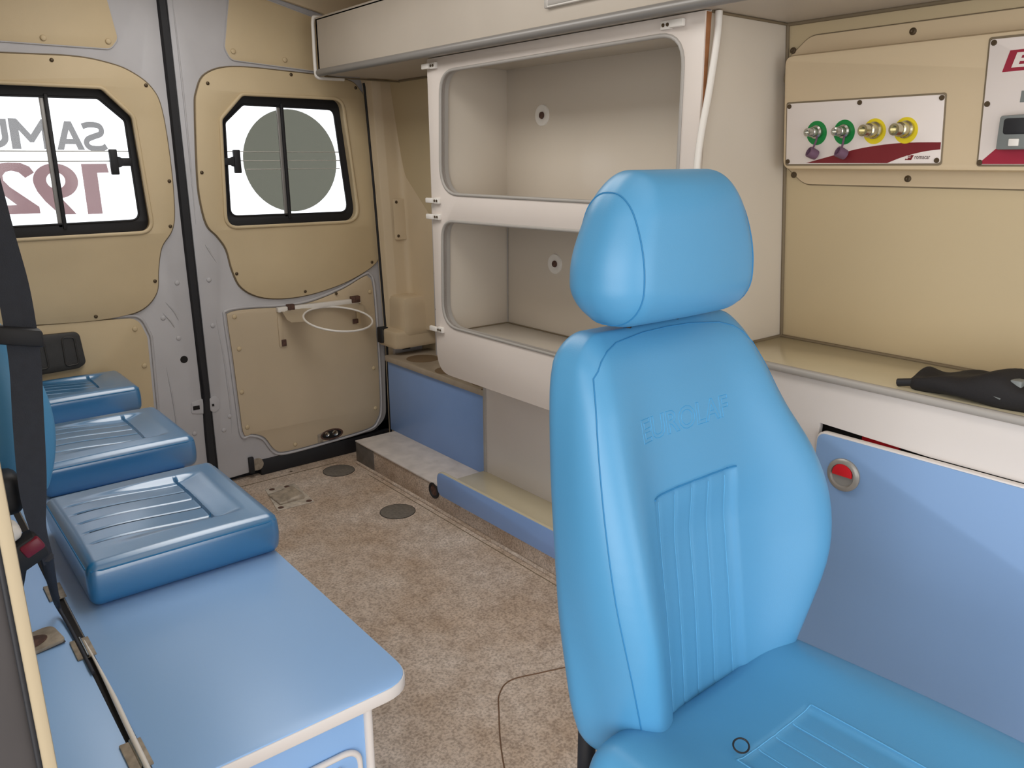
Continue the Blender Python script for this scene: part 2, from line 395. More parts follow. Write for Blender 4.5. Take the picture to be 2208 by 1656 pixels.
for x, z in ((.70, .655), (.715, .52), (.715, .36), (.735, 1.59), (.55, 1.585)):
    inst('rivet', rivet_me, (x, D-.009, z), d1)
for x, z in ((.975, .80), (.972, .63), (.972, .22), (1.0, .27)): inst('plug', bodyrivet_me, (x, D, z), d2, None)
for x, z in ((.862, .80), (.845, .60), (.862, .23), (.80, .68)): inst('plug', bodyrivet_me, (x, D, z), d1, None)
# pressed ribs in the metal
for d, pts in ((d2, [(.985, .66), (1.000, .50), (1.006, .30), (1.0, .20)]), (d1, [(.79, .50), (.80, .36), (.802, .20)]), (d2, [(.975, .93), (.985, .91), (1.01, .86)]),
               (d1, [(.815, .735), (.84, .70), (.852, .665)]), (d1, [(.80, .70), (.825, .665), (.835, .64)]), (d2, [(.952, 1.80), (.955, 1.4), (.95, 1.0)])):
    q = smoothpoly([(a, b) for a, b in pts], 5, False); N = len(q)
    tube('pressed_rib', [(a, D, b) for a, b in q], [.0035*math.sin(PI*(i+.6)/(N+.4)) for i in range(N)], BODY, d)
lathe('round_hole', (.855, D, .519), (0, -1, 0), [(.0135, 0), (.0135, .001), (0, .0012)], DARK, d1)
plate('latch_strike', rpoly([(.858, .31, .01), (.905, .30, .005), (.905, .36, .005), (.862, .352, .01)]), 'Y', D-.003, .004, BODY, d1)
box('latch_slot', (.866, .89, D-.005, D-.002, .322, .337), DARK, d1, .0005)
plate('latch_strike', circ(.945, .33, .022, 20, .032), 'Y', D-.003, .004, BODY, d2)
box('latch_slot', (.936, .944, D-.006, D-.002, .324, .332), DARK, d2, .0005)
# centre rubber seal, slightly wavy
pts = [(.914, 1.84), (.917, 1.5), (.914, 1.0), (.914, .7), (.916, .52), (.919, .40), (.917, .34), (.913, .27), (.911, .15), (.910, .02)]
sl = smoothpoly(pts, 6, False)
def ribbon(pts, w, th, ax='Y', y=0):
    bm = bmesh.new(); R = []
    for i, (a, b) in enumerate(pts):
        ww = w(i/(len(pts)-1)) if callable(w) else w
        R.append([bm.verts.new((a-ww/2, y+.0, b)), bm.verts.new((a-ww/3, y-th, b)), bm.verts.new((a+ww/3, y-th, b)), bm.verts.new((a+ww/2, y, b))])
    for A, B in zip(R, R[1:]):
        for k in range(3): bm.faces.new((A[k], A[k+1], B[k+1], B[k]))
        bm.faces.new((A[3], A[0], B[0], B[3]))
    bm.faces.new(R[0]); bm.faces.new(R[-1][::-1])
    return frombm(bm)
link('centre_seal', ribbon(sl, lambda t: .027+.004*math.sin(t*9), .012, y=D-.001), BLK, d2, 30)
box('seal_light_block', (.90, .938, D+.004, D+.03, .0, 1.84), BLK, d2, .001)  # added black strip that keeps daylight from leaking through the door gap
box('frame_light_block', (1.66, 1.95, D+.034, D+.05, -.02, 1.9), BLK, d2, .001); box('frame_light_block', (.0, 1.95, D+.034, D+.05, -.02, .10), BLK, d2, .001)  # black boxes added behind the doors to block light leaks at the edges
box('frame_light_block', (-.1, 1.95, D+.034, D+.05, 1.78, 1.9), BLK, d2, .001)
# bottom of door 2: rubber sill, check and bumpers
box('bottom_seal', (1.10, 1.70, D-.004, D+.02, .0, .066), BLK, d2, .004)
box('bumper', (1.052, 1.072, D-.016, D+.001, .022, .088), BLK, d2, .003)
link('latch_claw', joinm([lathem((1.089, D-.001, .05), (0, -1, 0), [(.026, 0), (.024, .004), (0, .005)], 16)]), TAN, d2)
cc = thing('door_check', 'small black square rubber door stop at the right edge of the rear door', 'door stop', (1.664, 2.935, .506))
box('block', (1.645, 1.684, 2.915, 2.947, .474, .540), BLK, cc, .004); box('slot', (1.652, 1.658, 2.911, 2.918, .48, .533), DKPL, cc, .001)
# oval lock opening low in door 2
pl = thing('lock_opening', 'rusty oval lock opening low in the right rear door lining', 'lock', (1.41, D-.008, .108))
plate('rim', circ(1.415, .107, .052, 28, .024), 'Y', D-.011, .004, RUST, pl, holes=[circ(1.415, .107, .044, 28, .017)])
plate('recess', circ(1.415, .107, .045, 24, .018), 'Y', D-.0095, .001, DARK, pl)
for a, b, r in ((1.392, .112, .012), (1.430, .110, .014)): lathe('lock_claw', (a, D-.009, b), (0, -1, 0), [(r, 0), (r*.8, .005), (r*.4, .003), (0, .003)], STEEL, pl, 12)
plate('backing_plate', [(1.35, .082), (1.375, .082), (1.375, .125), (1.35, .118)], 'Y', D-.0095, .002, TAN, pl)
# door-pull recess on door 1
gh = thing('door_pull', 'dark grey moulded pull handle plate on the left rear door', 'door handle', (.45, D-.01, .61))
plate('plate', rpoly([(.33, .542, .02), (.505, .548, .022), (.53, .562, .02), (.522, .672, .022), (.33, .676, .02)]), 'Y', D-.026, .018, DKPL, gh, bev=.004)
for x0, x1 in ((.352, .418), (.468, .508)):
    tube('grip_ridge', [(a, D-.027, b) for a, b in rpoly([(x0, .562, .012), (x1, .564, .012), (x1-.004, .656, .012), (x0, .66, .012)])], .0028, DKPL, gh, True)
# ---- windows
def window(n, hole, glass, par, mull, latchx, sgn):
    ho = [(a, b) for a, b in hole]
    w = plate('window_%d' % n, k2 if n == 2 else k1, 'Y', 2.996, .01, BLK, None, holes=[glass], bev=.002); tag(w, kind='structure')
    sl_ = link('reveal', bandm(hole, 'Y', D-.012, 2.998), BEIGE, w)
    tube('lip', [(a, D-.0125, b) for a, b in hole], .0065, BEIGE, w, True, 10)
    tube('rubber_gasket', [(a, 2.995, b) for a, b in glass], .0035, BLK, w, True)
    pn = plate('pane', glass, 'Y', 3.004, .003, GLASS, w, bev=0, smooth=0)
    box('mullion', (mull-.0055, mull+.0055, 2.988, 3.003, 1.005, 1.425), BLK, w, .002)
    box('pane_edge_trim', (mull-.019, mull-.0055, 2.996, 3.003, 1.01, 1.42), ALU, w, .002)
    for z in (1.2515, 1.220):
        tube('heating_line', [(min(a for a, b in glass)+.0, 3.001, z), (max(a for a, b in glass)-.004, 3.001, z)], .0019, LINEM, w, n=6)
    # black latch
    a, b = (latchx, latchx+.024) if sgn > 0 else (latchx-.024, latchx)
    lt = box('window_latch', (a, b, 2.978, 2.996, 1.176, 1.258), BLK, w, .003)
    e = latchx-.04 if sgn > 0 else latchx+.045
    box('latch_neck', (min(e, (a+b)/2), max(e, (a+b)/2), 2.984, 2.994, 1.204, 1.230), BLK, lt, .003)
    lathe('latch_boss', ((a if sgn > 0 else b), 2.986, 1.217), (0, -1, 0), [(.018, -.004), (.018, .003), (0, .004)], BLK, lt, 16)
    return w, pn
w1, pn1 = window(1, h1, g1, d1, .537, .722, -1)
w2, pn2 = window(2, h2, g2, d2, 1.317, 1.115, 1)
tube('heating_line', [(1.165, 3.001, 1.189), (1.545, 3.001, 1.189)], .0019, LINEM, w2, n=6)
plate('round_sticker', circ(1.347, 1.218, .189, 60), 'Y', 3.008, .001, DISK, pn2, bev=0, smooth=0)
def arc(cx, cy, rx, ry, a0, a1, n=14): return [(cx+rx*math.cos(math.radians(a0+(a1-a0)*k/n)), cy+ry*math.sin(math.radians(a0+(a1-a0)*k/n))) for k in range(n+1)]
def stroke(path, w, asp):
    q = smoothpoly(path, 5, False); L = []; R_ = []
    for i, p in enumerate(q):
        a_, b_ = q[max(0, i-1)], q[min(len(q)-1, i+1)]; dx, dy = (b_[0]-a_[0])*asp, b_[1]-a_[1]; l = math.hypot(dx, dy) or 1
        nx, ny = -dy/l/asp, dx/l; L.append((p[0]+nx*w/2, p[1]+ny*w/2)); R_.append((p[0]-nx*w/2, p[1]-ny*w/2))
    return L+R_[::-1]
GL = {'S': (stroke([(.96, .86), (.75, .915), (.5, .925), (.24, .88), (.15, .74), (.22, .60), (.5, .51), (.78, .41), (.86, .26), (.74, .12), (.48, .075), (.2, .09), (.02, .17)], .205, .9), []),
      'A': ([(0, 0), (.38, 1), (.62, 1), (1, 0), (.76, 0), (.685, .2), (.315, .2), (.24, 0)], [[(.385, .38), (.615, .38), (.5, .70)]]),
      'M': ([(0, 0), (0, 1), (.2, 1), (.5, .48), (.8, 1), (1, 1), (1, 0), (.78, 0), (.78, .62), (.55, .22), (.45, .22), (.22, .62), (.22, 0)], []),
      'U': ([(0, 1)]+arc(.5, .38, .5, .38, 180, 360)+[(1, 1), (.76, 1)]+arc(.5, .39, .26, .19, 360, 180)+[(.24, 1)], []),
      '1': ([(0, .82), (.04, 1), (1, 1), (1, 0), (.44, 0), (.44, .82)], []),
      '9': (arc(.5, .66, .5, .34, -15, 262, 30)+[(.14, 0), (.52, 0), (.80, .27), (.94, .46)], [arc(.5, .67, .21, .16, 0, 345, 22)]),
      '2': ([(.0, .80), (.08, .92), (.25, .99), (.5, 1.0), (.76, .97), (.91, .86), (.94, .72), (.86, .52), (.46, .18), (1.0, .18), (1.0, 0), (0, 0), (0, .13), (.54, .53), (.65, .66), (.65, .75), (.58, .82), (.46, .84), (.32, .81), (.2, .70)], [])}
def glyph(ch, px0, px1, py0, py1, par, m):
    """mirrored bold glyph cut from film on the outside of the pane"""
    A = at(px0, py1, 1, 3.009); B = at(px1, py0, 1, 3.009)
    f = lambda q: [(B.x+(A.x-B.x)*x, A.z+(B.z-A.z)*z) for x, z in q]
    loops = [[V((q[0], 3.0095, q[1])) for q in f(L)] for L in [GL[ch][0]]+GL[ch][1]]
    me = bpy.data.meshes.new('film'); me.from_pydata([tuple(v) for L in loops for v in L], [], tessellate_polygon(loops))
    return link('letter', me, m, par, 0)
for ch, a, b, c, d_, m_ in (('S', 182, 224, 265, 325, FILM), ('A', 124, 175, 262, 323, FILM), ('M', 27, 105, 257, 321, FILM), ('U', -38, 12, 256, 319, FILM),
                            ('1', 190, 232, 353, 462, FILMR), ('9', 83, 163, 352, 465, FILMR), ('2', -18, 70, 350, 464, FILMR)):
    glyph(ch, a, b, c, d_, pn1, m_)

# ---- D pillar and corner, right
dp = thing('pillar_cover', None, None, (1.75, 2.9, .45), kind='structure'); dp.name = 'trim_1'; WL['trim_1'] = V((1.75, 2.9, .45))
prof = rpoly([(1.693, 2.95), (1.703, 2.925, .01), (1.735, 2.912, .02), (1.800, 2.905, .03), (1.815, 2.70, .03), (1.86, 2.60), (1.90, 2.60), (1.90, 2.95)])
bm = bmesh.new(); R = []
for z, dx, dy in ((.53, 0, 0), (1.0, -.016, 0), (1.52, -.040, 0)): R.append([bm.verts.new((a+dx, b+dy, z)) for a, b in prof])
for A, B in zip(R, R[1:]):
    for k in range(len(prof)): bm.faces.new((A[k], A[(k+1) % len(prof)], B[(k+1) % len(prof)], B[k]))
link('pillar_moulding', frombm(bm), BEIGE2, dp, 30)
plate('inspection_cover', rpoly([(1.728, .903, .006), (1.822, .900, .006), (1.818, 1.066, .006), (1.724, 1.069, .006)]), 'Y', 2.899, .006, BEIGE2, dp, bev=.001)
for a, b in ((1.738, 1.055), (1.806, 1.056), (1.742, .918), (1.808, .918)): inst('screw', screw_me, (a, 2.8985, b), dp)
link('pillar_foot', softm((.10, .09, .085), .02, (8, 8, 8), lambda p: p+V((1.80, 2.90, .590))), BEIGE2, dp)
link('gutter', softm((.13, .08, .040), .014, (8, 8, 8), lambda p: p+V((1.79, 2.895, .497))), BEIGE2, dp)
box('metal_corner', (1.72, 1.86, 2.93, 2.96, .0, .50), BODY, dp, .002)
cb = thing('cable_bundle', 'frayed cables in the rear corner above the cup holder box', 'cable', (1.77, 2.90, .43))
for k in range(4):
    x = 1.735+.022*k; tube('cable', smoothpoly([(x, 2.925, .438+.004*k), (x+.03, 2.915, .452), (x+.06, 2.92, .462-.004*k), (x+.085, 2.925, .455)], 5, False), .0022, WHITE if k % 2 else BLK, cb, n=6)
link('black_clip', boxm(1.752, 1.79, 2.915, 2.926, .430, .442), BLK, cb)
for a, b in ((1.752, .462), (1.80, .468), (1.79, .435)): lathe('fixing_hole', (a, 2.93, b), (0, -1, 0), [(.005, 0), (.005, .001), (0, .001)], DARK, cb, 10)

# ================================================================== STEP AND CUP HOLDER BOX
st = thing('trim_2', None, None, (1.6, 2.0, 0), kind='structure')
box('step_core', (1.466, 1.88, 1.0, 2.84, .0, .094), FLOOR, st, .004)
box('step_top', (1.461, 1.88, 1.0, 2.845, .094, .101), mat('worn_grey_top', (214, 206, 200), .6, noise=.12, nscale=18), st, .002)
box('metal_end', (1.4635, 1.468, 2.70, 2.846, .002, .092), mat('dull_metal', (112, 106, 100), .5, .3, noise=.2, nscale=30), st, .001)
tube('cove', [(1.463, 1.0, .004), (1.463, 2.84, .004)], .007, FLOOR, st)
rg = thing('riser_lock', 'black oval lock ring on the beige riser of the side step', 'lock', (1.465, 2.27, .06))
tube('ring', [(1.4645, 2.262+.026*math.cos(t*PI/12), .070+.026*math.sin(t*PI/12)) for t in range(24)], .0055, BLK, rg, True)
lathe('keyhole', (1.466, 2.262, .070), (-1, 0, 0), [(.021, 0), (.020, .003), (0, .003)], RUST, rg, 18)

cbx = thing('cup_holder_box', 'low blue box with round cup holes in its beige lid, by the rear right corner', 'storage box', (1.72, 2.53, .101))
box('front_panel', (1.65, 1.662, 2.192, 2.875, .101, .405), BLUEB, cbx, .001)
box('box_end', (1.662, 1.86, 2.86, 2.875, .101, .405), CAB, cbx, .001)
box('box_back', (1.84, 1.86, 2.19, 2.875, .101, .405), CAB, cbx, .001)
HO = [(1.735, 2.735, .065), (1.715, 2.50, .062), (1.72, 2.27, .06)]
lidm = mat('lid_laminate', (166, 153, 136), .4, noise=.1, nscale=14)
plate('lid', rpoly([(1.640, 2.190, .004), (1.86, 2.190), (1.86, 2.885), (1.640, 2.885, .01)]), 'Z', .428, .022, lidm, cbx, holes=[circ(a, b, r, 32) for a, b, r in HO])
for a, b, r in HO:
    lathe('cup', (a, b, .427), (0, 0, -1), [(r+.002, -.0015), (r+.002, .0), (r-.003, .003), (r-.006, .10), (0, .102)], mat('cup_plastic', (120, 100, 78), .4), cbx, 32)
lathe('lid_screw', (1.648, 2.205, .428), (0, 0, 1), [(.006, 0), (.005, .002), (0, .003)], SCR, cbx, 10)

# ================================================================== TALL CABINET
cab = thing('open_cabinet', 'tall off-white open cabinet with two rounded rectangular openings, under the overhead locker', 'cabinet', (1.6, 1.66, .101))
CY0, CY1, CZ0, CZ1 = 1.142, 2.190, .535, 1.516
op1 = rpoly([(1.194, 1.118, .06), (2.134, 1.118, .09), (2.118, 1.474, .07), (1.194, 1.480, .07)])
op2 = rpoly([(1.194, .700, .06), (2.140, .700, .08), (2.128, 1.036, .06), (1.194, 1.046, .06)])
plate('front_frame', rpoly([(CY0, CZ0), (CY1-.01, CZ0, .075), (CY1, CZ1, .008), (CY0, CZ1)]), 'X', 1.44, .018, CAB, cab, holes=[op1, op2], bev=.002)
for o_ in (op1, op2):
    tube('opening_trim', [(1.441, a, b) for a, b in o_], .005, GREYT, cab, True)
    link('opening_lining', bandm(o_, 'X', 1.441, 1.470), GREYT, cab)
box('back_panel', (1.715, 1.728, CY0+.01, 2.145, .66, 1.505), CABIN, cab, .001)
box('end_panel', (1.458, 1.72, 2.143, 2.157, .655, 1.505), CABIN, cab, .001)
box('lower_shelf', (1.458, 1.72, CY0+.01, 2.143, .655, .672), CABIN, cab, .001)
box('middle_shelf', (1.458, 1.72, CY0+.01, 2.143, 1.075, 1.092), CABIN, cab, .001)
box('top_board', (1.458, 1.72, CY0+.01, 2.143, 1.497, 1.507), CABIN, cab, .001)
tube('corner_caulk', [(1.713, 2.141, .674), (1.713, 2.141, 1.074)], .0018, GREYT, cab)
tube('corner_caulk', [(1.460, 2.1425, .674), (1.713, 2.141, .674), (1.713, 1.3, .674)], .0022, CAULK, cab)
# side panel facing the attendant seat
bm = bmesh.new()
q = [(1.458, .776), (wallx(.776)-.001, .776), (wallx(1.518)-.001, 1.518), (1.458, 1.518)]
A = [bm.verts.new((x, 1.142, z)) for x, z in q]; B = [bm.verts.new((x, 1.154, z)) for x, z in q]
bm.faces.new(A); bm.faces.new(B[::-1])
for i in range(4): bm.faces.new((A[i], A[(i+1) % 4], B[(i+1) % 4], B[i]))
link('side_panel', frombm(bm), PANEL, cab, 0)
link('raw_edge', platem([(1.4435, 1.514), (1.4585, 1.514), (1.4515, 1.22), (1.4485, 1.22)], 'Y', 1.1405, .002, (), 0), WOOD, cab)
# clips
def clip(y, z, s=1):
    b = boxm(1.430, 1.441, min(y-.012*s, y-.012*s-.028*s), max(y-.012*s, y-.012*s-.028*s), z-.009, z+.009, .002)
    t = boxm(1.424, 1.436, min(y-.012*s, y+.026*s), max(y-.012*s, y+.026*s), z-.008, z+.008, .003)
    o = link('clip', joinm([b, t]), WHITE, cab)
    for k in (.019, .031): lathe('screw', (1.4295, y-k*s, z), (-1, 0, 0), [(.0042, 0), (.0036, .0016), (0, .002)], SCR, o, 8)
for z in (1.493, 1.097, 1.047, .684): clip(2.172, z)
clip(1.215, 1.498, -1)
for y, z in ((1.967, 1.352), (1.900, .900)):
    g = lathe('cable_grommet', (1.715, y, z), (-1, 0, 0), [(.032, 0), (.031, .004), (.022, .0055), (.013, .002), (0, .002)], WHITE, cab, 24)
    lathe('grommet_hole', (1.7128, y, z), (-1, 0, 0), [(.011, 0), (.010, .004), (0, .0035)], RUST, g, 14)
# lower compartment
box('lower_back_panel', (1.642, 1.655, 1.15, 2.180, .101, .56), WFASC, cab, .001)
box('divider', (1.635, 1.86, 2.178, 2.189, .101, .60), GREYT, cab, .001)
box('lower_end_panel', (1.458, 1.64, 2.158, 2.172, .56, .66), CAB, cab, .001)
box('near_end_panel', (1.458, 1.80, 1.1425, 1.152, .535, .775), PANEL, cab, .001)
box('underside', (1.458, 1.72, 1.15, 2.157, .553, .567), CAB, cab, .001)
box('bottom_shelf', (1.452, 1.643, 1.15, 2.196, .101, .122), CTOP, cab, .002)
kb = thing('kick_board', 'long low blue kick board with rounded end, below the open cabinet', 'board', (1.44, 1.7, .085))
kout = rpoly([(1.15, .085), (2.196, .085, .03), (2.200, .171, .035), (1.15, .171)])
plate('board', kout, 'X', 1.436, .014, BLUEB, kb, bev=.001)
plate('edge_trim', rpoly([(1.15, .0835), (2.1975, .0835, .03), (2.2025, .1735, .036), (1.15, .1735)]), 'X', 1.438, .011, CTOP, kb, bev=.001)
rail = thing('upright_rail', 'grey metal upright rail along the left edge of the open cabinet', 'rail', (1.5, 2.22, .6))
box('rail_profile', (1.462, 1.512, 2.198, 2.222, .58, 1.085), mat('grey_rail', (160, 156, 156), .4), rail, .003)
for z in (1.06, .86, .74): lathe('rivet', (1.4615, 2.21, z), (-1, 0, 0), [(.004, 0), (.003, .002), (0, .002)], SCR, rail, 8)
# hose
hs = tube('flexible_conduit', smoothpoly([(1.466, 1.128, 1.515), (1.462, 1.126, 1.46), (1.446, 1.126, 1.355), (1.428, 1.126, 1.27), (1.420, 1.126, 1.19), (1.418, 1.128, 1.0), (1.42, 1.13, .80)], 6, False), .0078, WHITE, None)
tag(hs, 'thin pale conduit hanging down the right edge of the open cabinet', 'conduit')

# ================================================================== OVERHEAD LOCKER
ov = thing('overhead_locker', 'long greyish-white overhead locker running above the open cabinet', 'overhead locker', (1.5, 1.3, 1.52))
OX = 1.397
OVM = mat('overhead_laminate', (190, 180, 167), .45, noise=.03, nscale=5)
box('front_face', (OX, OX+.012, -.93, 2.832, 1.520, 1.703), OVM, ov, .001)
bm = bmesh.new()
q = [(OX+.003, 1.518), (wallx(1.518)-.002, 1.518), (wallx(1.53)-.002, 1.530), (OX+.003, 1.530)]
A = [bm.verts.new((x, -.93, z)) for x, z in q]; B = [bm.verts.new((x, 2.832, z)) for x, z in q]
bm.faces.new(A); bm.faces.new(B[::-1])
for i in range(4): bm.faces.new((A[i], A[(i+1) % 4], B[(i+1) % 4], B[i]))
link('underside', frombm(bm), OVM, ov, 0)
box('top_board', (OX, 1.70, -.93, 2.832, 1.697, 1.708), OVM, ov, .001)
box('end_board', (OX, 1.70, 2.82, 2.832, 1.52, 1.70), OVM, ov, .001)
tube('aluminium_edge', [(OX+.001, 2.832, 1.524), (OX+.001, -.93, 1.524)], .0125, ALU, ov, n=16)
tube('end_bead', smoothpoly([(1.48, 2.838, 1.708), (OX+.01, 2.838, 1.711), (OX-.006, 2.838, 1.700), (OX-.008, 2.838, 1.64), (OX-.009, 2.838, 1.535), (OX-.002, 2.838, 1.510), (OX+.03, 2.838, 1.507), (1.50, 2.838, 1.508)], 6, False), .0065, WHITE, ov)
tube('rear_caulk', [(1.42, 2.835, 1.512), (1.74, 2.835, 1.512)], .003, CAULK, ov)
tube('wall_caulk', [(wallx(1.515)-.003, 2.83, 1.515), (wallx(1.515)-.003, -.93, 1.515)], .0045, CAULK, wr)
tube('panel_caulk', [(1.46, 1.140, 1.515), (wallx(1.515)-.003, 1.140, 1.515)], .003, CAULK, ov)
lr = thing('light_rail', 'short white light strip on the overhead locker face, at the top edge', 'light strip', (OX, 1.4, 1.585))
box('housing', (OX-.012, OX-.0005, 1.15, 1.58, 1.572, 1.592), WHITE, lr, .003)
box('end_cap', (OX-.013, OX-.0003, 1.575, 1.585, 1.571, 1.593), GREYT, lr, .002)
box('lens_strip', (OX-.0135, OX-.011, 1.16, 1.572, 1.576, 1.588), GREYT, lr, .001)

# ================================================================== COUNTER ON THE RIGHT
base = thing('base_cabinet', 'white base cabinet with cream worktop along the right wall', 'cabinet', (1.7, .2, 0))
slot = [(-.6, .10), (.868, .10), (.868, .6635), (.63, .6525), (-.6, .6500)]
plate('fascia', [(-.93, .0), (1.141, .0), (1.141, .765), (-.93, .765)], 'X', 1.567, .015, WFASC, base, holes=[slot], bev=.001)
bm = bmesh.new()
plate('worktop', rpoly([(1.558, -.93), (wallx(.776)-.002, -.93), (wallx(.776)-.002, 1.1405), (1.558, 1.1405)]), 'Z', .776, .016, CTOP, base, bev=.003)
tube('front_edging', [(1.5605, 1.139, .768), (1.5605, -.93, .768)], .0088, GREYT, base, n=12)
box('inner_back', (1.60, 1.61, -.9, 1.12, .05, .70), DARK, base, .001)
box('red_item_inside', (1.585, 1.595, .70, .78, .60, .662), RED, base, .002)
tube('corner_caulk', [(1.56, 1.139, .7785), (wallx(.776)-.004, 1.139, .7785), (wallx(.776)-.004, -.93, .7785)], .0042, CAULK, base)
tube('corner_caulk', [(wallx(.78)-.003, 1.139, .78), (wallx(1.515)-.003, 1.139, 1.515)], .0042, CAULK, wr)
sd = thing('sliding_door', 'large blue laminate sliding door of the base cabinet with white edging', 'cabinet door', (1.556, .2, .10))
dout = rpoly([(-.60, .118), (.855, .118, .03), (.857, .650, .02), (-.60, .650)])
plate('door_panel', dout, 'X', 1.543, .018, BLUED, sd, bev=.001)
plate('edge_trim', rpoly([(-.60, .115), (.858, .115, .03), (.860, .6535, .021), (-.60, .6535)]), 'X', 1.546, .0155, WFASC, sd, bev=.002)
lt = lathe('finger_latch', (1.543, .788, .573), (-1, 0, 0), [(.036, 0), (.036, .004), (.031, .009), (.026, .0095), (.024, .005), (0, .005)], mat('latch_grey', (150, 146, 140), .35, .3), sd, 36)
hc = [(.788+.022*math.cos(t), .573+.022*math.sin(t)) for t in [k*PI/14 for k in range(-1, 16)]]
plate('red_insert', [(.788+(y-.788), z+.004) for y, z in hc], 'X', 1.5325, .006, RED, lt, bev=.0015)
# black bag on the worktop
bgn = thing('black_bag', 'black fabric bag lying on the cream worktop by the right picture edge', 'bag', (1.66, .5, .776))
def bagfn(p):
    s = 1+.32*math.sin(p.y*26+.6)+.12*math.sin(p.y*61+p.x*30); zz = (p.z+.022)*max(.35, s)
    return V((1.622+p.x*(1+.15*math.sin(p.y*19)), .50+p.y, .777+zz+.004*math.sin(p.x*60+p.y*35)))
link('bag_body', softm((.05, .20, .022), .020, (14, 50, 8), bagfn), mat('black_fabric', (22, 19, 20), .8, bump=.4, bscale=300), bgn)
tube('strap', smoothpoly([(1.585, .72, .784), (1.59, .64, .800), (1.595, .56, .806), (1.61, .50, .824), (1.60, .42, .816), (1.62, .36, .826)], 6, False), .008, BLK, bgn)
tube('zip_cord', smoothpoly([(1.572, .575, .796), (1.569, .55, .801), (1.570, .525, .797)], 5, False), .002, GREYP, bgn, n=6)
link('buckle', boxm(1.585, 1.61, .50, .52, .805, .832, .003), GREYP, bgn)

# ================================================================== GAS CONSOLE
con = thing('gas_console', 'beige wall console with gas sockets and switch panel on the right wall', 'console', (1.77, .4, 1.19))
def lean(me):
    for v in me.vertices: v.co.x += wallx(v.co.z)
    return me
def cplate(name, outl, off, th, m, parent=None, holes=(), bev=.001, smooth=35):
    return link(name, lean(platem(outl, 'X', -off, th, holes, bev)), m, parent or con, smooth)
fl = rpoly([(-.90, 1.160), (1.085, 1.162, .05), (1.138, 1.205, .03), (1.138, 1.44, .03), (1.080, 1.484, .05), (-.90, 1.488)])
cplate('mounting_flange', fl, .006, .006, CONS)
link('flange_shadow_gap', lean(tubem([(-.0015, a, b) for a, b in fl], .0028, True, 6)), CAULK, con)
bxo = rpoly([(-.88, 1.192), (1.112, 1.195, .022), (1.112, 1.443, .022), (-.88, 1.446)])
cplate('housing', bxo, .06, .056, CONS, bev=.012)
pn = cplate('socket_panel', rpoly([(.750, 1.210, .008), (1.098, 1.208, .006), (1.098, 1.340, .006), (.752, 1.340, .006)]), .063, .003, PWHITE)
cplate('panel_gasket', rpoly([(.747, 1.206, .008), (1.101, 1.2045, .006), (1.101, 1.3435, .006), (.749, 1.3435, .006)]), .0612, .0015, CAULK)
sw = smoothpoly([(1.046, 1.2105), (.975, 1.228), (.912, 1.242), (.833, 1.2505), (.7515, 1.2505)], 5, False)+smoothpoly([(.7515, 1.237), (.785, 1.233), (.825, 1.223), (.858, 1.2105)], 5, False)
cplate('maroon_swoosh', sw, .0634, .0006, DRED, pn, bev=0)
cplate('logo_mark', [(.821, 1.2165), (.808, 1.2165), (.803, 1.2265), (.816, 1.2265)], .0634, .0006, DRED, pn, bev=0)
def ctext(name, txt, a0, a1, b0, b1, off, m, parent, o_=.0, shear=0):
    me = textm(txt, a0, a1, b0, b1, off=o_)      # a = Y, reading runs from high Y to low Y
    for v in me.vertices:
        a, b, _ = v.co; v.co = (-off+wallx(b), a+shear*(b-b0), b)
    return link(name, me, m, parent, 0)
ctext('logo_letters', 'F', .818, .809, 1.2185, 1.2255, .0642, PWHITE, pn, .02)
ctext('logo_letters', 'romacar', .801, .770, 1.2185, 1.2245, .0636, mat('logo_grey', (90, 70, 66), .6), pn, .01)
for y, z in ((1.092, 1.334), (.925, 1.334), (.757, 1.334), (1.093, 1.214), (.757, 1.216)):
    lathe('screw', (wallx(z)-.0628, y, z), (-1, 0, 0), [(.0055, 0), (.005, .0018), (.002, .0022), (0, .0012)], SCR, pn, 10)
for i, (y, colr, capd) in enumerate(((1.021, GREEN, 1), (.956, GREEN, 1), (.888, YELL, 0), (.822, YELL, 0))):
    z = 1.277; X0 = wallx(z)-.063
    sk = thing('gas_socket', None, None, (X0, y, z)); sk.parent = con; sk.location = V((X0, y, z))-wloc(con)
    dsk = [(y+.001+.0245*math.cos(t*PI/18), z-.002+.0258*math.sin(t*PI/18)) for t in range(36)]
    cplate('colour_disc', dsk, .0637, .001, colr, sk, bev=0)
    if capd:
        me_ = None
        ring = [(X0-.0012, y+.0185*math.cos(t), z+.0185*math.sin(t)) for t in [PI*.25+k*PI/20 for k in range(11)]]
        tube('disc_lettering', ring, .0012, WHITE, sk, n=5)
        lathe('nozzle', (X0, y, z), (-1, .12, -.03), [(.0145, 0), (.0145, .006), (.0105, .008), (.0105, .020), (.0088, .021), (.0088, .035), (.0055, .036), (.0055, .028), (0, .028)], STEEL, sk, 18)
        tube('cap_strap', smoothpoly([(X0-.006, y-.004, z-.008), (X0-.010, y-.005, z-.02), (X0-.007, y-.001+.004*(1-i), z-.036)], 5, False), .0022, PURP, sk, n=6)
        lathe('rubber_cap', (X0-.006, y-.002+.004*(1-i), z-.046), (-1, .6, .5), [(.0105, -.009), (.0115, .0), (.0115, .011), (.008, .012), (.0075, .004), (0, .004)], PURP, sk, 16)
    else:
        lathe('nozzle', (X0, y, z), (-1, .12, -.02), [(.0175, 0), (.0175, .006), (.0145, .009), (.0145, .024), (.0118, .026), (.0118, .043), (.0075, .0435), (.0075, .034), (0, .034)], BRASS, sk, 20)
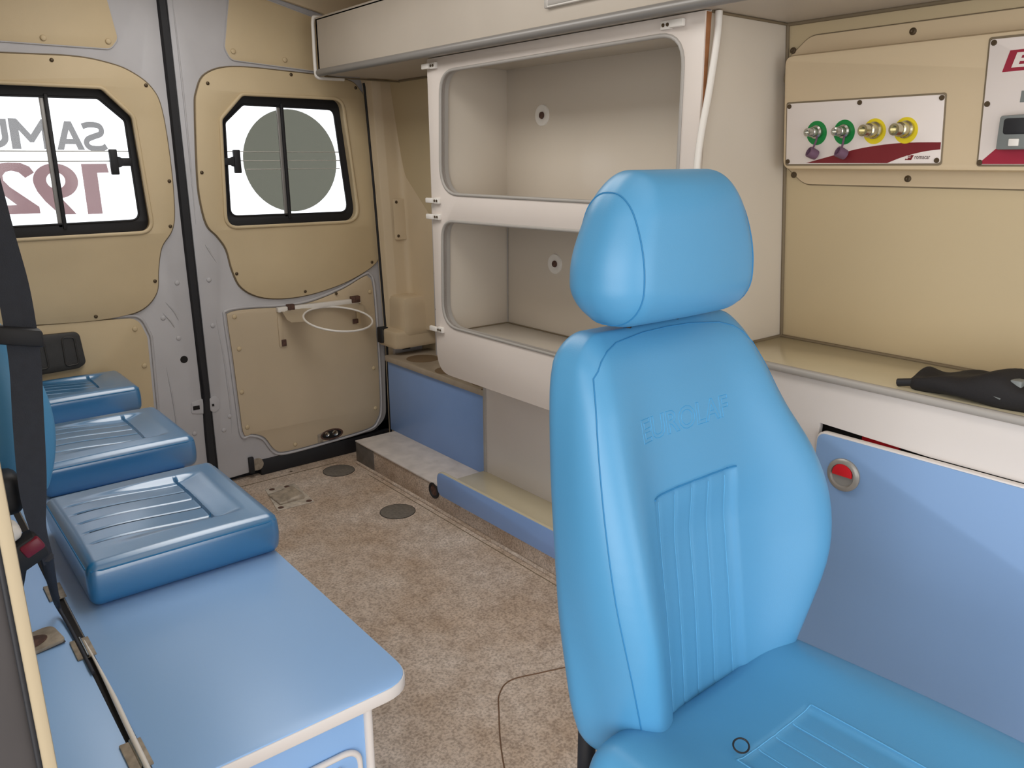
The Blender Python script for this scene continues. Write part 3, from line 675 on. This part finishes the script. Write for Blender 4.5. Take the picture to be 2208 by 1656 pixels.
# second panel
pn3 = cplate('switch_panel', rpoly([(.30, 1.208, .004), (.679, 1.208, .004), (.679, 1.430, .006), (.30, 1.430)]), .063, .003, PWHITE)
cplate('panel_gasket', rpoly([(.29, 1.2045, .004), (.6825, 1.2045, .006), (.6825, 1.434, .006), (.29, 1.434)]), .0612, .0015, CAULK)
cplate('crimson_wedge', [(.6785, 1.209), (.640, 1.246), (.55, 1.30), (.31, 1.36), (.31, 1.209)], .0634, .0006, DRED2, pn3, bev=0)
cplate('crimson_badge', [(.653, 1.372), (.56, 1.374), (.55, 1.4105), (.643, 1.408)], .0634, .0006, DRED2, pn3, bev=0)
ctext('badge_letter', 'E', .638, .608, 1.3785, 1.4035, .0641, PWHITE, pn3, .03, -.3)
cplate('grey_mark', [(.6175, 1.318), (.60, 1.318), (.60, 1.338), (.6165, 1.338)], .0634, .0006, GREYP, pn3, bev=0)
swb = cplate('switch_box', rpoly([(.58, 1.235, .004), (.642, 1.235, .004), (.640, 1.295, .006), (.58, 1.297, .006)]), .086, .023, GREYP, bev=.003)
cplate('black_display', rpoly([(.585, 1.262, .006), (.632, 1.262, .006), (.632, 1.290, .006), (.585, 1.290, .006)]), .0872, .002, BLK, swb)
cplate('rocker', rpoly([(.603, 1.241, .002), (.620, 1.241, .002), (.620, 1.254, .002), (.603, 1.254, .002)]), .089, .004, WHITE, swb)
for y, z in ((.672, 1.424), (.673, 1.318), (.676, 1.212)):
    lathe('screw', (wallx(z)-.0628, y, z), (-1, 0, 0), [(.0055, 0), (.005, .0018), (.002, .0022), (0, .0012)], SCR, pn3, 10)
for y, z in ((1.122, 1.458), (.850, 1.468), (1.112, 1.183), (.839, 1.178)):
    lathe('flange_screw', (wallx(z)-.006, y, z), (-1, 0, 0), [(.0075, 0), (.007, .002), (.003, .003), (0, .0015)], SCR, con, 12)
lathe('side_disc', (wallx(1.4)-.03, 1.112, 1.398), (0, 1, 0), [(.017, 0), (.017, .006), (.012, .010), (0, .010)], CAULK, con, 18)  # brown disc on the end of the housing

# ================================================================== BENCH ON THE LEFT
bn = thing('bench_box', 'pale blue laminate bench box with white edging, beneath the three seat pads', 'bench', (.25, 1.9, 0))
lid = rpoly([(.180, .926, .006), (.556, .926, .055), (.568, 2.94), (.180, 2.94)])
plate('lid_edging', lid, 'Z', .4485, .022, WFASC, bn, bev=.004)
lid_i = rpoly([(.182, .9285, .004), (.5535, .9285, .053), (.5655, 2.938), (.182, 2.938)])
plate('lid', lid_i, 'Z', .4500, .004, BLUEL, bn, bev=.0008)
plate('fixed_strip', rpoly([(-.053, .70), (.168, .70), (.168, 2.94), (-.053, 2.94)]), 'Z', .4485, .02, BLUEL, bn)
tube('white_hinge_strip', smoothpoly([(.1785, 1.36, .451), (.179, 1.2, .4535), (.177, 1.08, .455), (.176, .98, .4535), (.175, .90, .452)], 6, False), [.001+.0028*min(1, k/8) for k in range(25)], WHITE, bn)
box('seam_shadow', (.1685, .1795, .93, 2.93, .430, .4455), DARK, bn, .0005)
for y in (1.565, 1.335, 1.02):
    hg = box('hinge', (.158, .186, y-.032, y+.032, .4485, .4520), TAN, bn, .001)
    tube('hinge_pin', [(.173, y-.032, .4525), (.173, y+.032, .4525)], .0026, STEEL, hg, n=8)
box('carcass_end', (-.053, .486, .955, .973, 0, .4265), BLUEL, bn, .001)
box('carcass_front', (.470, .488, .973, 2.93, 0, .4265), BLUEL, bn, .001)
tube('corner_edging', [(.484, .9555, .0), (.484, .9555, .426)], .0075, WFASC, bn, n=12)
dr = plate('end_flap', rpoly([(.05, .06, .01), (.462, .06, .01), (.462, .352, .028), (.05, .352, .01)]), 'Y', .948, .008, BLUEL, bn, bev=.001)
tube('flap_edging', [(a, .950, b) for a, b in rpoly([(.05, .06, .01), (.463, .06, .01), (.463, .353, .028), (.05, .353, .01)])], .005, WFASC, dr, True)
tube('white_bracket', smoothpoly([(.33, .944, .315), (.375, .944, .342), (.39, .944, .325), (.43, .944, .333)], 5, False), .006, WHITE, dr)
# belt anchor on the fixed strip
an = thing('belt_anchor', 'worn grey anchor plate with a dark oval hole, left of the bench seam', 'bracket', (.118, 1.395, .449))
def rotz(me, c, a, tilt=0):
    for v in me.vertices:
        x, y, z = v.co[0]-c[0], v.co[1]-c[1], v.co[2]-c[2]
        v.co = (c[0]+x*math.cos(a)-y*math.sin(a), c[1]+x*math.sin(a)+y*math.cos(a), c[2]+z+tilt*x)
    return me
c0 = (.112, 1.398, .449)
link('anchor_plate', rotz(platem(rpoly([(.060, 1.366, .004), (.150, 1.366, .008), (.150, 1.430, .02), (.060, 1.430, .004)]), 'Z', .456, .006), c0, .15, .06), TAN, an)
link('oval_hole', rotz(platem(circ(.098, 1.397, .034, 24, .020), 'Z', .4572, .001), c0, .15, .06), RUST, an)
link('plate_side', rotz(boxm(.060, .150, 1.3665, 1.372, .449, .452), c0, .15, .03), DKPL, an)

# seat pads
def pad_mesh(cx, cy, hx, hy, hz, zb):
    def fn(p):
        x, y, z = p
        u = x/hx; v = y/hy
        if z > 0:
            dome = .010*(1-u*u)*(1-v*v)
            rx = x-hx*.42   # front crease position
            d = 0
            if abs(y) < hy*.72:
                ey = smoothstep(hy*.72, hy*.60, abs(y))
                if rx < 0 and x > -hx*.86: d = .013*smoothstep(-hx*1.25, -hx*.05, rx)*ey*smoothstep(-hx*.86, -hx*.70, x)*(1 if rx < -.002 else .5)
                elif rx >= 0: d = .013*ey*smoothstep(hx*.36, 0.0, rx)
                if x < hx*.42 and x > -hx*.9:
                    for k in range(5):
                        g = (k-2)*hy*.27
                        d += .0028*math.exp(-((y-g)/.0022)**2)*smoothstep(-hx*.9, -hx*.78, x)
            z2 = z+(dome-d)*smoothstep(0, hz*.9, z)
        else: z2 = z
        # bulging walls
        w = 1+.02*math.cos(z/hz*PI/2)
        return V((cx+x*w, cy+y*w, zb+hz+z2))
    return softm((hx, hy, hz), .017, (110, 130, 12), fn)
PADS = [(.388, 1.645, 'near-most blue vinyl seat pad with ribbed centre on the bench, closest to the camera'),
        (.416, 2.215, 'middle blue vinyl seat pad of the three on the bench, between the other two'),
        (.440, 2.775, 'farthest blue vinyl seat pad on the bench, below the dark grey door pull')]
for i, (cx, cy, lb) in enumerate(PADS):
    hy = .195 if i == 0 else (.175 if i == 1 else .135)
    t = thing('seat_pad', lb, 'seat pad', (cx, cy, .4505), 'blue seat pads along the bench')
    hx = .175; hz = .042
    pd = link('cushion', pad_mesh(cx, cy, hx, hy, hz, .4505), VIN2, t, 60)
    bv = bvh_of(pd)
    def ringpts(zf, off=.0006):
        out = []
        for k in range(96):
            a = 2*PI*k/96; dx, dy = math.cos(a), math.sin(a)
            h, n_ = cast(bv, (cx+dx*.6, cy+dy*.6, .4505+zf), (-dx, -dy, 0))
            if h: out.append(h+n_*off*0)
        return out
    for k in range(5):
        g = cy+(k-2)*hy*.27; q = []
        for j in range(26):
            xx = cx-hx*.80+j*(hx*1.20)/25; h, n_ = cast(bv, (xx, g, 1), (0, 0, -1))
            if h: q.append(h+V((0, 0, .0001)))
        tube('stitched_groove', q, .0011, STITCH2, t, n=5)
    tube('piping', ringpts(2*hz-.012), .0017, STITCH, t, True, 6)

# bench seat back on the left wall
bb = thing('bench_seat_back', 'blue vinyl seat back with headrest on the left wall behind the dark belt', 'seat back', (.05, 1.66, .6))
def bbfn(p):
    s = (p.z+.20)/.40      # 0 bottom..1 top
    front = .135+.070*math.sin(min(1, max(0, s*.80+.16))*PI)
    x = -.04+(p.x+.06)/.12*(front+.045)
    return V((x, 1.66+p.y*(1-.20*s*s)*.85, .650+s*.335))
link('back_cushion', softm((.06, .21, .20), .035, (16, 40, 40), bbfn), VIN, bb)
link('headrest', softm((.05, .13, .06), .035, (14, 24, 16), lambda p: V((.112+p.x*1.1, 1.62+p.y, 1.045+p.z*1.0))), VIN, bb)
box('back_bracket', (-.055, .10, 1.54, 1.74, .53, .66), BLK, bb, .01)

# seat belt
sb = thing('seat_belt', 'dark seat belt strap hanging down the blue bench seat back at left', 'seat belt', (.15, 1.36, .47))
cl = [(.135, 1.34, 1.34), (.150, 1.36, 1.20), (.158, 1.37, 1.12), (.166, 1.38, 1.05), (.168, 1.385, .99), (.166, 1.385, .92), (.158, 1.385, .84), (.150, 1.38, .76), (.145, 1.375, .70), (.144, 1.37, .655), (.150, 1.37, .60)]
cs = smoothpoly(cl, 6, False); bm = bmesh.new(); R = []
for i, p in enumerate(cs):
    t = i/(len(cs)-1); a = .10+.9*smoothstep(.55, 1, t); w = .0215*(1-.45*smoothstep(.7, 1, t)); d_ = V((math.cos(a), math.sin(a)*.6, 0)).normalized()*w; n_ = V((0, .0009, 0))
    c_ = V(p); R.append([bm.verts.new(c_-d_-n_), bm.verts.new(c_+d_-n_), bm.verts.new(c_+d_+n_), bm.verts.new(c_-d_+n_)])
for A, B in zip(R, R[1:]):
    for k in range(4): bm.faces.new((A[k], A[(k+1) % 4], B[(k+1) % 4], B[k]))
link('webbing', frombm(bm), BELT, sb)
tube('lower_strap', smoothpoly([(.148, 1.37, .61), (.152, 1.40, .56), (.158, 1.44, .50), (.164, 1.47, .462), (.168, 1.40, .453), (.169, 1.25, .4525)], 6, False), [.010-.0072*min(1, i/20) for i in range(31)], BELT, sb)
def tilt(me, c, k):
    for v in me.vertices: v.co.z += k*(v.co.x-c)
    return me
link('belt_guide', tilt(boxm(.118, .194, 1.366, 1.398, .957, .984, .005), .15, -.22), BLK, sb)
bk = thing('belt_buckle', 'black belt buckle with a dark red button on the bench corner at left', 'buckle', (.10, 1.36, .46))
def tl2(me):
    for v in me.vertices:
        x, z = v.co.x-.11, v.co.z-.645; a = .45
        v.co = (.11+x*math.cos(a)-z*math.sin(a), v.co.y, .645+x*math.sin(a)+z*math.cos(a))
    return me
link('buckle_body', tl2(boxm(.074, .140, 1.335, 1.375, .610, .655, .008)), BLK, bk)
link('red_button', tl2(boxm(.112, .142, 1.331, 1.345, .628, .650, .004)), BUCK, bk)
link('pale_shell', tl2(softm((.035, .022, .014), .012, (10, 8, 6), lambda p: p+V((.096, 1.36, .672)))), WHITE, bk)
link('black_stalk', tubem(smoothpoly([(.105, 1.36, .62), (.092, 1.36, .57), (.078, 1.37, .51), (.085, 1.40, .452)], 6, False), [.017-.006*i/18 for i in range(19)]), BLK, bk)
link('upper_cover', softm((.05, .03, .035), .018, (10, 8, 8), lambda p: p+V((.085, 1.42, .715))), BLK, bk)

# side door post near the camera
ps = thing('trim_3', None, None, (.02, .67, 0), kind='structure')
box('dark_door_seal', (-.055, .0400, .645, .69, 0, 1.86), mat('charcoal_rubber', (64, 60, 60), .7, noise=.1), ps, .003)
box('cream_lining_edge', (.0400, .0515, .640, .685, 0, 1.86), CREAM, ps, .002)
tube('dark_bead', [(.0400, .641, .0), (.0400, .641, 1.86)], .0022, BLK, ps)

# ================================================================== FLOOR FITTINGS
def disc(name, lb, x, y, r):
    t = thing(name, lb, 'floor plate', (x, y, 0), 'round floor plates')
    lathe('disc', (x, y, .0), (0, 0, 1), [(r, 0), (r, .0012), (r-.003, .0018), (0, .0018)], DRAIN, t, 36)
    tube('rim_gap', [(x+(r+.001)*math.cos(k*PI/18), y+(r+.001)*math.sin(k*PI/18), .0005) for k in range(36)], .0012, DARK, t, True, 5)
disc('round_floor_plate', 'dark round metal floor plate nearest the side step', 1.345, 2.322, .062)
disc('round_floor_plate', 'dusty round metal floor plate by the rear door sill', 1.365, 2.815, .062)
fp = thing('floor_anchor_plate', 'square scuffed metal anchor plate on the floor before the bench', 'floor plate', (1.08, 2.71, 0))
plate('plate', rpoly([(1.052, 2.815, .004), (1.165, 2.800, .004), (1.150, 2.590, .004), (1.010, 2.600, .004)][::-1]), 'Z', .004, .004, mat('scuffed_metal', (206, 196, 182), .5, .2, noise=.25, nscale=40), fp)
link('raised_catch', softm((.05, .055, .010), .008, (14, 14, 6), lambda p: V((1.085+p.x, 2.69+p.y, .008+p.z*(1+.5*math.sin(p.x*40))))), mat('scuffed_metal2', (178, 166, 150), .4, .3, noise=.3, nscale=50), fp)
for x, y in ((1.072, 2.795), (1.128, 2.785), (1.135, 2.605), (1.03, 2.615)): lathe('bolt_hole', (x, y, .004), (0, 0, 1), [(.011, 0), (.009, .001), (0, .001)], RUST, fp, 14)
sc = thing('sill_edge_strip', 'thin dark joint strip across the floor by the rear doors', 'joint strip', (1.1, 2.90, 0))
link('strip', boxm(.60, 1.40, 2.902, 2.906, .0, .0014, .0004), CAULK, sc)
for x in (.9, 1.21): lathe('screw', (x, 2.93, .0), (0, 0, 1), [(.006, 0), (.005, .0012), (0, .0016)], SCR, sc, 8)
fg = tube('floor_scuff_line', smoothpoly([(.70, .80, .0006), (.86, 1.095, .0006), (.96, 1.24, .0006), (1.00, 1.287, .0006), (1.05, 1.308, .0006), (1.13, 1.283, .0006), (1.30, 1.22, .0006)], 8, False), .0017, mat('brown_stain', (112, 84, 62), .8), None)
tag(fg, 'thin brown curved seam on the floor left of the blue attendant seat', 'floor seam')
js = box('floor_joint_line', (1.436, 1.439, 1.0, 2.70, .0, .0009), CAULK, None, .0003); tag(js, 'straight dark floor joint running beside the side step', 'floor seam')

# ring holder on door 2
rh = thing('ring_holder', 'white plastic ring holder bracket on the right rear door', 'bin ring', (1.40, 2.9, .62))
link('top_rail', tilt(boxm(1.216, 1.574, D-.030, D-.008, .6535, .6720, .002), 1.216, -.004), WHITE, rh)
box('left_arm', (1.218, 1.236, D-.014, D-.008, .515, .655), BEIGEL, rh, .001)
box('right_arm', (1.560, 1.578, D-.014, D-.008, .560, .655), BEIGE, rh, .001)
for b in ((1.226, 1.246, .515, .542), (1.540, 1.566, .565, .585), (1.255, 1.285, .648, .680), (1.532, 1.572, .655, .682)):
    box('rusty_patch', (b[0], b[1], D-.033 if b[2] > .6 else D-.017, D-.012, b[2], b[3]), RUST, rh, .003)
rc = V((1.412, 2.828, .622)); ringp = []
for k in range(40):
    a = 2*PI*k/40; ringp.append(rc+V((.135*math.cos(a), .118*math.sin(a), .030*math.sin(a)-.006*math.cos(a))))
tube('ring', ringp, .0042, WHITE, rh, True)
bm = bmesh.new(); I = []; O = []
for k in range(25):
    a = PI*k/24; p = rc+V((.133*math.cos(a), .116*math.sin(a), .030*math.sin(a)-.006*math.cos(a)))
    q = V((rc.x+max(-.185, min(.165, .30*math.cos(a))), min(D-.012, rc.y+.02+.30*math.sin(a)), 0)); q.z = p.z+(.02 if q.y > D-.05 else 0)
    I.append(bm.verts.new(p)); O.append(bm.verts.new(q))
for k in range(24): bm.faces.new((I[k], I[k+1], O[k+1], O[k]))
bmesh.ops.solidify(bm, geom=bm.faces[:], thickness=.003)
link('ring_shelf', frombm(bm), mat('pale_beige_plastic', (214, 200, 176), .4), rh)

# ================================================================== ATTENDANT SEAT
ch = thing('attendant_seat', 'large bright blue vinyl attendant seat with headrest in the foreground', 'seat', (.85, .45, 0))
WZ = [(.38, .165), (.45, .190), (.50, .222), (.56, .264), (.62, .300), (.70, .312), (.78, .286), (.86, .226), (.93, .195), (.98, .172), (1.02, .150)]
WN = [(.38, .150), (.45, .170), (.50, .182), (.56, .196), (.62, .210), (.70, .218), (.78, .214), (.86, .202), (.93, .188), (.98, .170), (1.02, .145)]
def interp(T, x):
    if x <= T[0][0]: return T[0][1]
    for (a, b), (c, d) in zip(T, T[1:]):
        if x <= c:
            t = (x-a)/(c-a); return b+(d-b)*t
    return T[-1][1]
def sinterp(T, x, h=.02): return (interp(T, x-2*h)+interp(T, x-h)*2+interp(T, x)*2+interp(T, x+h)*2+interp(T, x+2*h))/8
BX = .868; PX = .858
WR = [(.38, .175), (.45, .200), (.60, .204), (.80, .196), (.90, .192), (.96, .186), (1.02, .155)]
BZ = [(.40, .015), (.50, .032), (.62, .050), (.72, .046), (.82, .026), (.92, .008), (1.0, 0)]
def backfn(p):
    z = .693+p.z*1.02; fr = smoothstep(.06, -.06, p.y); w = sinterp(WZ if p.x > 0 else WN, z)*fr+sinterp(WR, z)*(1-fr); a = p.x/.20
    x = BX+a*w
    th = sinterp([(.40, .95), (.6, 1.05), (.8, 1.0), (.95, .80), (1.02, .62)], z)
    yb = .60+.15*(z-.45)+.062
    y = yb+p.y*th
    if p.y < 0:
        fwt = smoothstep(0, -.05, p.y)
        bol = sinterp(BZ, z)
        y -= fwt*bol*math.exp(-((abs(a)-.80)/.26)**2)
        y += fwt*.010*math.exp(-(a/.35)**2)*smoothstep(.78, .70, z)
        if z < .785 and abs(x-PX) < .094:      # sunk pleated panel
            y += fwt*.006*smoothstep(.787, .779, z)*smoothstep(.095, .085, abs(x-PX))
            for k in range(5):
                g = -.075+k*.0375; y += fwt*.0016*math.exp(-((x-PX-g)/.0028)**2)
        y += fwt*.012*smoothstep(.90, 1.0, z)
    return V((x, y, z+.0*a))
bo = link('backrest', softm((.20, .06, .300), .042, (130, 20, 170), backfn), VIN, ch, 60)
bv = bvh_of(bo)
def onback(x, z, off=.0008):
    h, n_ = cast(bv, (x, 0, z), (0, 1, 0))
    return h+V((0, -off, 0)) if h else None
def surfpath(pts, off=.0006, n=10):
    q = smoothpoly(pts, n, False); return [v for v in (onback(a, b, off) for a, b in q) if v]
tube('panel_seam', surfpath([(PX-.094, .783), (PX, .784), (PX+.094, .783)]), .0016, STITCH, bo, n=6)
for g in (-.075, -.0375, 0, .0375, .075):
    tube('pleat_seam', surfpath([(PX+g, .772), (PX+g, .65), (PX+g, .46)], 0),   .0006, PLEAT, bo, n=5)
# side seams along the front edges
prof_ = []
for k in range(44):
    z = .425+k*(.525/43); prof_.append((sinterp(WZ, z)-.014-.05*smoothstep(.47, .43, z), z))
prof_ += [(.160, .958), (.150, .969), (.134, .979), (.11, .986), (.05, .991)]
prof_ = [(-a_*(1 if z > .956 else (sinterp(WN, z)-.012)/(sinterp(WZ, z)-.014)), z) for a_, z in prof_]+[(0, .992)]+prof_[::-1]
pts = [v for v in (onback(BX+a_, z, .0003) for a_, z in prof_) if v]
tube('edge_seam', pts, .0010, STITCH, bo, n=6)
# embossed word
cu = bpy.data.curves.new('t', 'FONT'); cu.body = 'EUROLAF'; cu.size = 1; cu.fill_mode = 'NONE'; cu.bevel_depth = .011; cu.bevel_resolution = 0; cu.resolution_u = 3; cu.offset = .015
me = curve2mesh(cu)
xs = [v.co.x for v in me.vertices]; ys = [v.co.y for v in me.vertices]; x0, x1, y0, y1 = min(xs), max(xs), min(ys), max(ys)
for v in me.vertices:
    X_ = PX-.100+(v.co.x-x0)/(x1-x0)*.190; Z_ = .858+(v.co.y-y0)/(y1-y0)*.032
    h = onback(X_, Z_, 0); v.co = (X_, (h.y if h else .65)-v.co.z*.035, Z_)
link('embossed_word', me, EMB, bo)
# headrest
def hrfn(p):
    s = (p.z+.10)/.20
    w = 1-.27*smoothstep(.35, 1.05, s)-.05*smoothstep(.3, 0, s)
    x = .857+p.x*w; y = .725+p.y*(1-.22*smoothstep(.3, 1, s))+(.012 if p.y > 0 else 0)*0
    if p.y < 0: y -= .012*(1-(p.x/.14)**2)*smoothstep(0, -.05, p.y)
    return V((x, y, 1.107+p.z))
hr = link('headrest', softm((.152, .062, .100), .056, (60, 30, 44), hrfn), VIN, ch, 60)
hbv = bvh_of(hr)
for s in (-1, 1):
    pts = []
    for k in range(64):
        a = 2*PI*k/64; y_ = .722+.3*math.cos(a); z_ = 1.107+.3*math.sin(a)
        h, n_ = cast(hbv, (.857+s*.112, y_, z_), (0, -math.cos(a), -math.sin(a)))
        if h: pts.append(h+n_*.0003)
    tube('headrest_seam', pts, .0010, STITCH, hr, True, 6)
for x in (.80, .90): tube('headrest_post', [(x, .74, .97), (x, .735, 1.03)], .006, BLK, ch)
# seat cushion
def seatfn(p):
    x, y, z = p; u = x/.25; v = y/.28
    z2 = z
    if z > 0:
        top = smoothstep(0, .05, z)
        z2 += top*(.016*math.exp(-((abs(u)-.72)/.24)**2)-.006*math.exp(-(u/.4)**2)+.006*(1-v*v))
        if abs(x) < .085 and y < .135:
            z2 -= top*.004*smoothstep(.086, .078, abs(x))*smoothstep(.136, .130, y)
            for g in (-.04, 0, .04): z2 -= top*.0016*math.exp(-((x-g)/.0028)**2)
    return V((.852+x*(1-.06*smoothstep(-.1, .28, y)), .355+y, .408+z2))
se = link('seat_cushion', softm((.25, .28, .062), .045, (110, 110, 16), seatfn), VIN, ch, 60)
sbv = bvh_of(se)
def onseat(x, y):
    h, n_ = cast(sbv, (x, y, 1), (0, 0, -1)); return h+V((0, 0, .0004)) if h else None
def sline(pts, r=.0009, m=PLEAT):
    q = smoothpoly(pts, 14, False); tube('seat_seam', [v for v in (onseat(a, b) for a, b in q) if v], r, m, se, n=5)
sline([(.765, .488), (.852, .489), (.937, .488)])
for g in (-.086, -.04, 0, .04, .086): sline([(.852+g, .487), (.852+g, .36), (.852+g, .15)])
# mechanism and pedestal
rb_ = at(1264, 1650, 1, .70)
tube('recliner_bar', [(rb_.x, .70, .28), (rb_.x, .70, .46)], .0135, BLK, ch, n=14)
plate('recliner_plate', rpoly([(.56, .26, .02), (.70, .26, .02), (.70, .36, .02), (.60, .36, .02)]), 'X', .672, .008, BLK, ch)
box('seat_frame', (.66, 1.05, .14, .60, .30, .345), BLK, ch, .01)
lathe('pedestal', (.85, .38, 0), (0, 0, 1), [(.19, 0), (.19, .012), (.10, .03), (.075, .06), (.075, .30)], BLK, ch, 36)
# cable tie on the seat
ct = tube('cable_tie', [(.786+.0125*math.cos(k*PI/12), .497+.009*math.sin(k*PI/12), .4795+.0035*math.sin(k*PI/12)) for k in range(24)], .0013, BLK, None, True, 6)
tag(ct, 'small black looped cable tie lying on the blue attendant seat', 'cable tie')
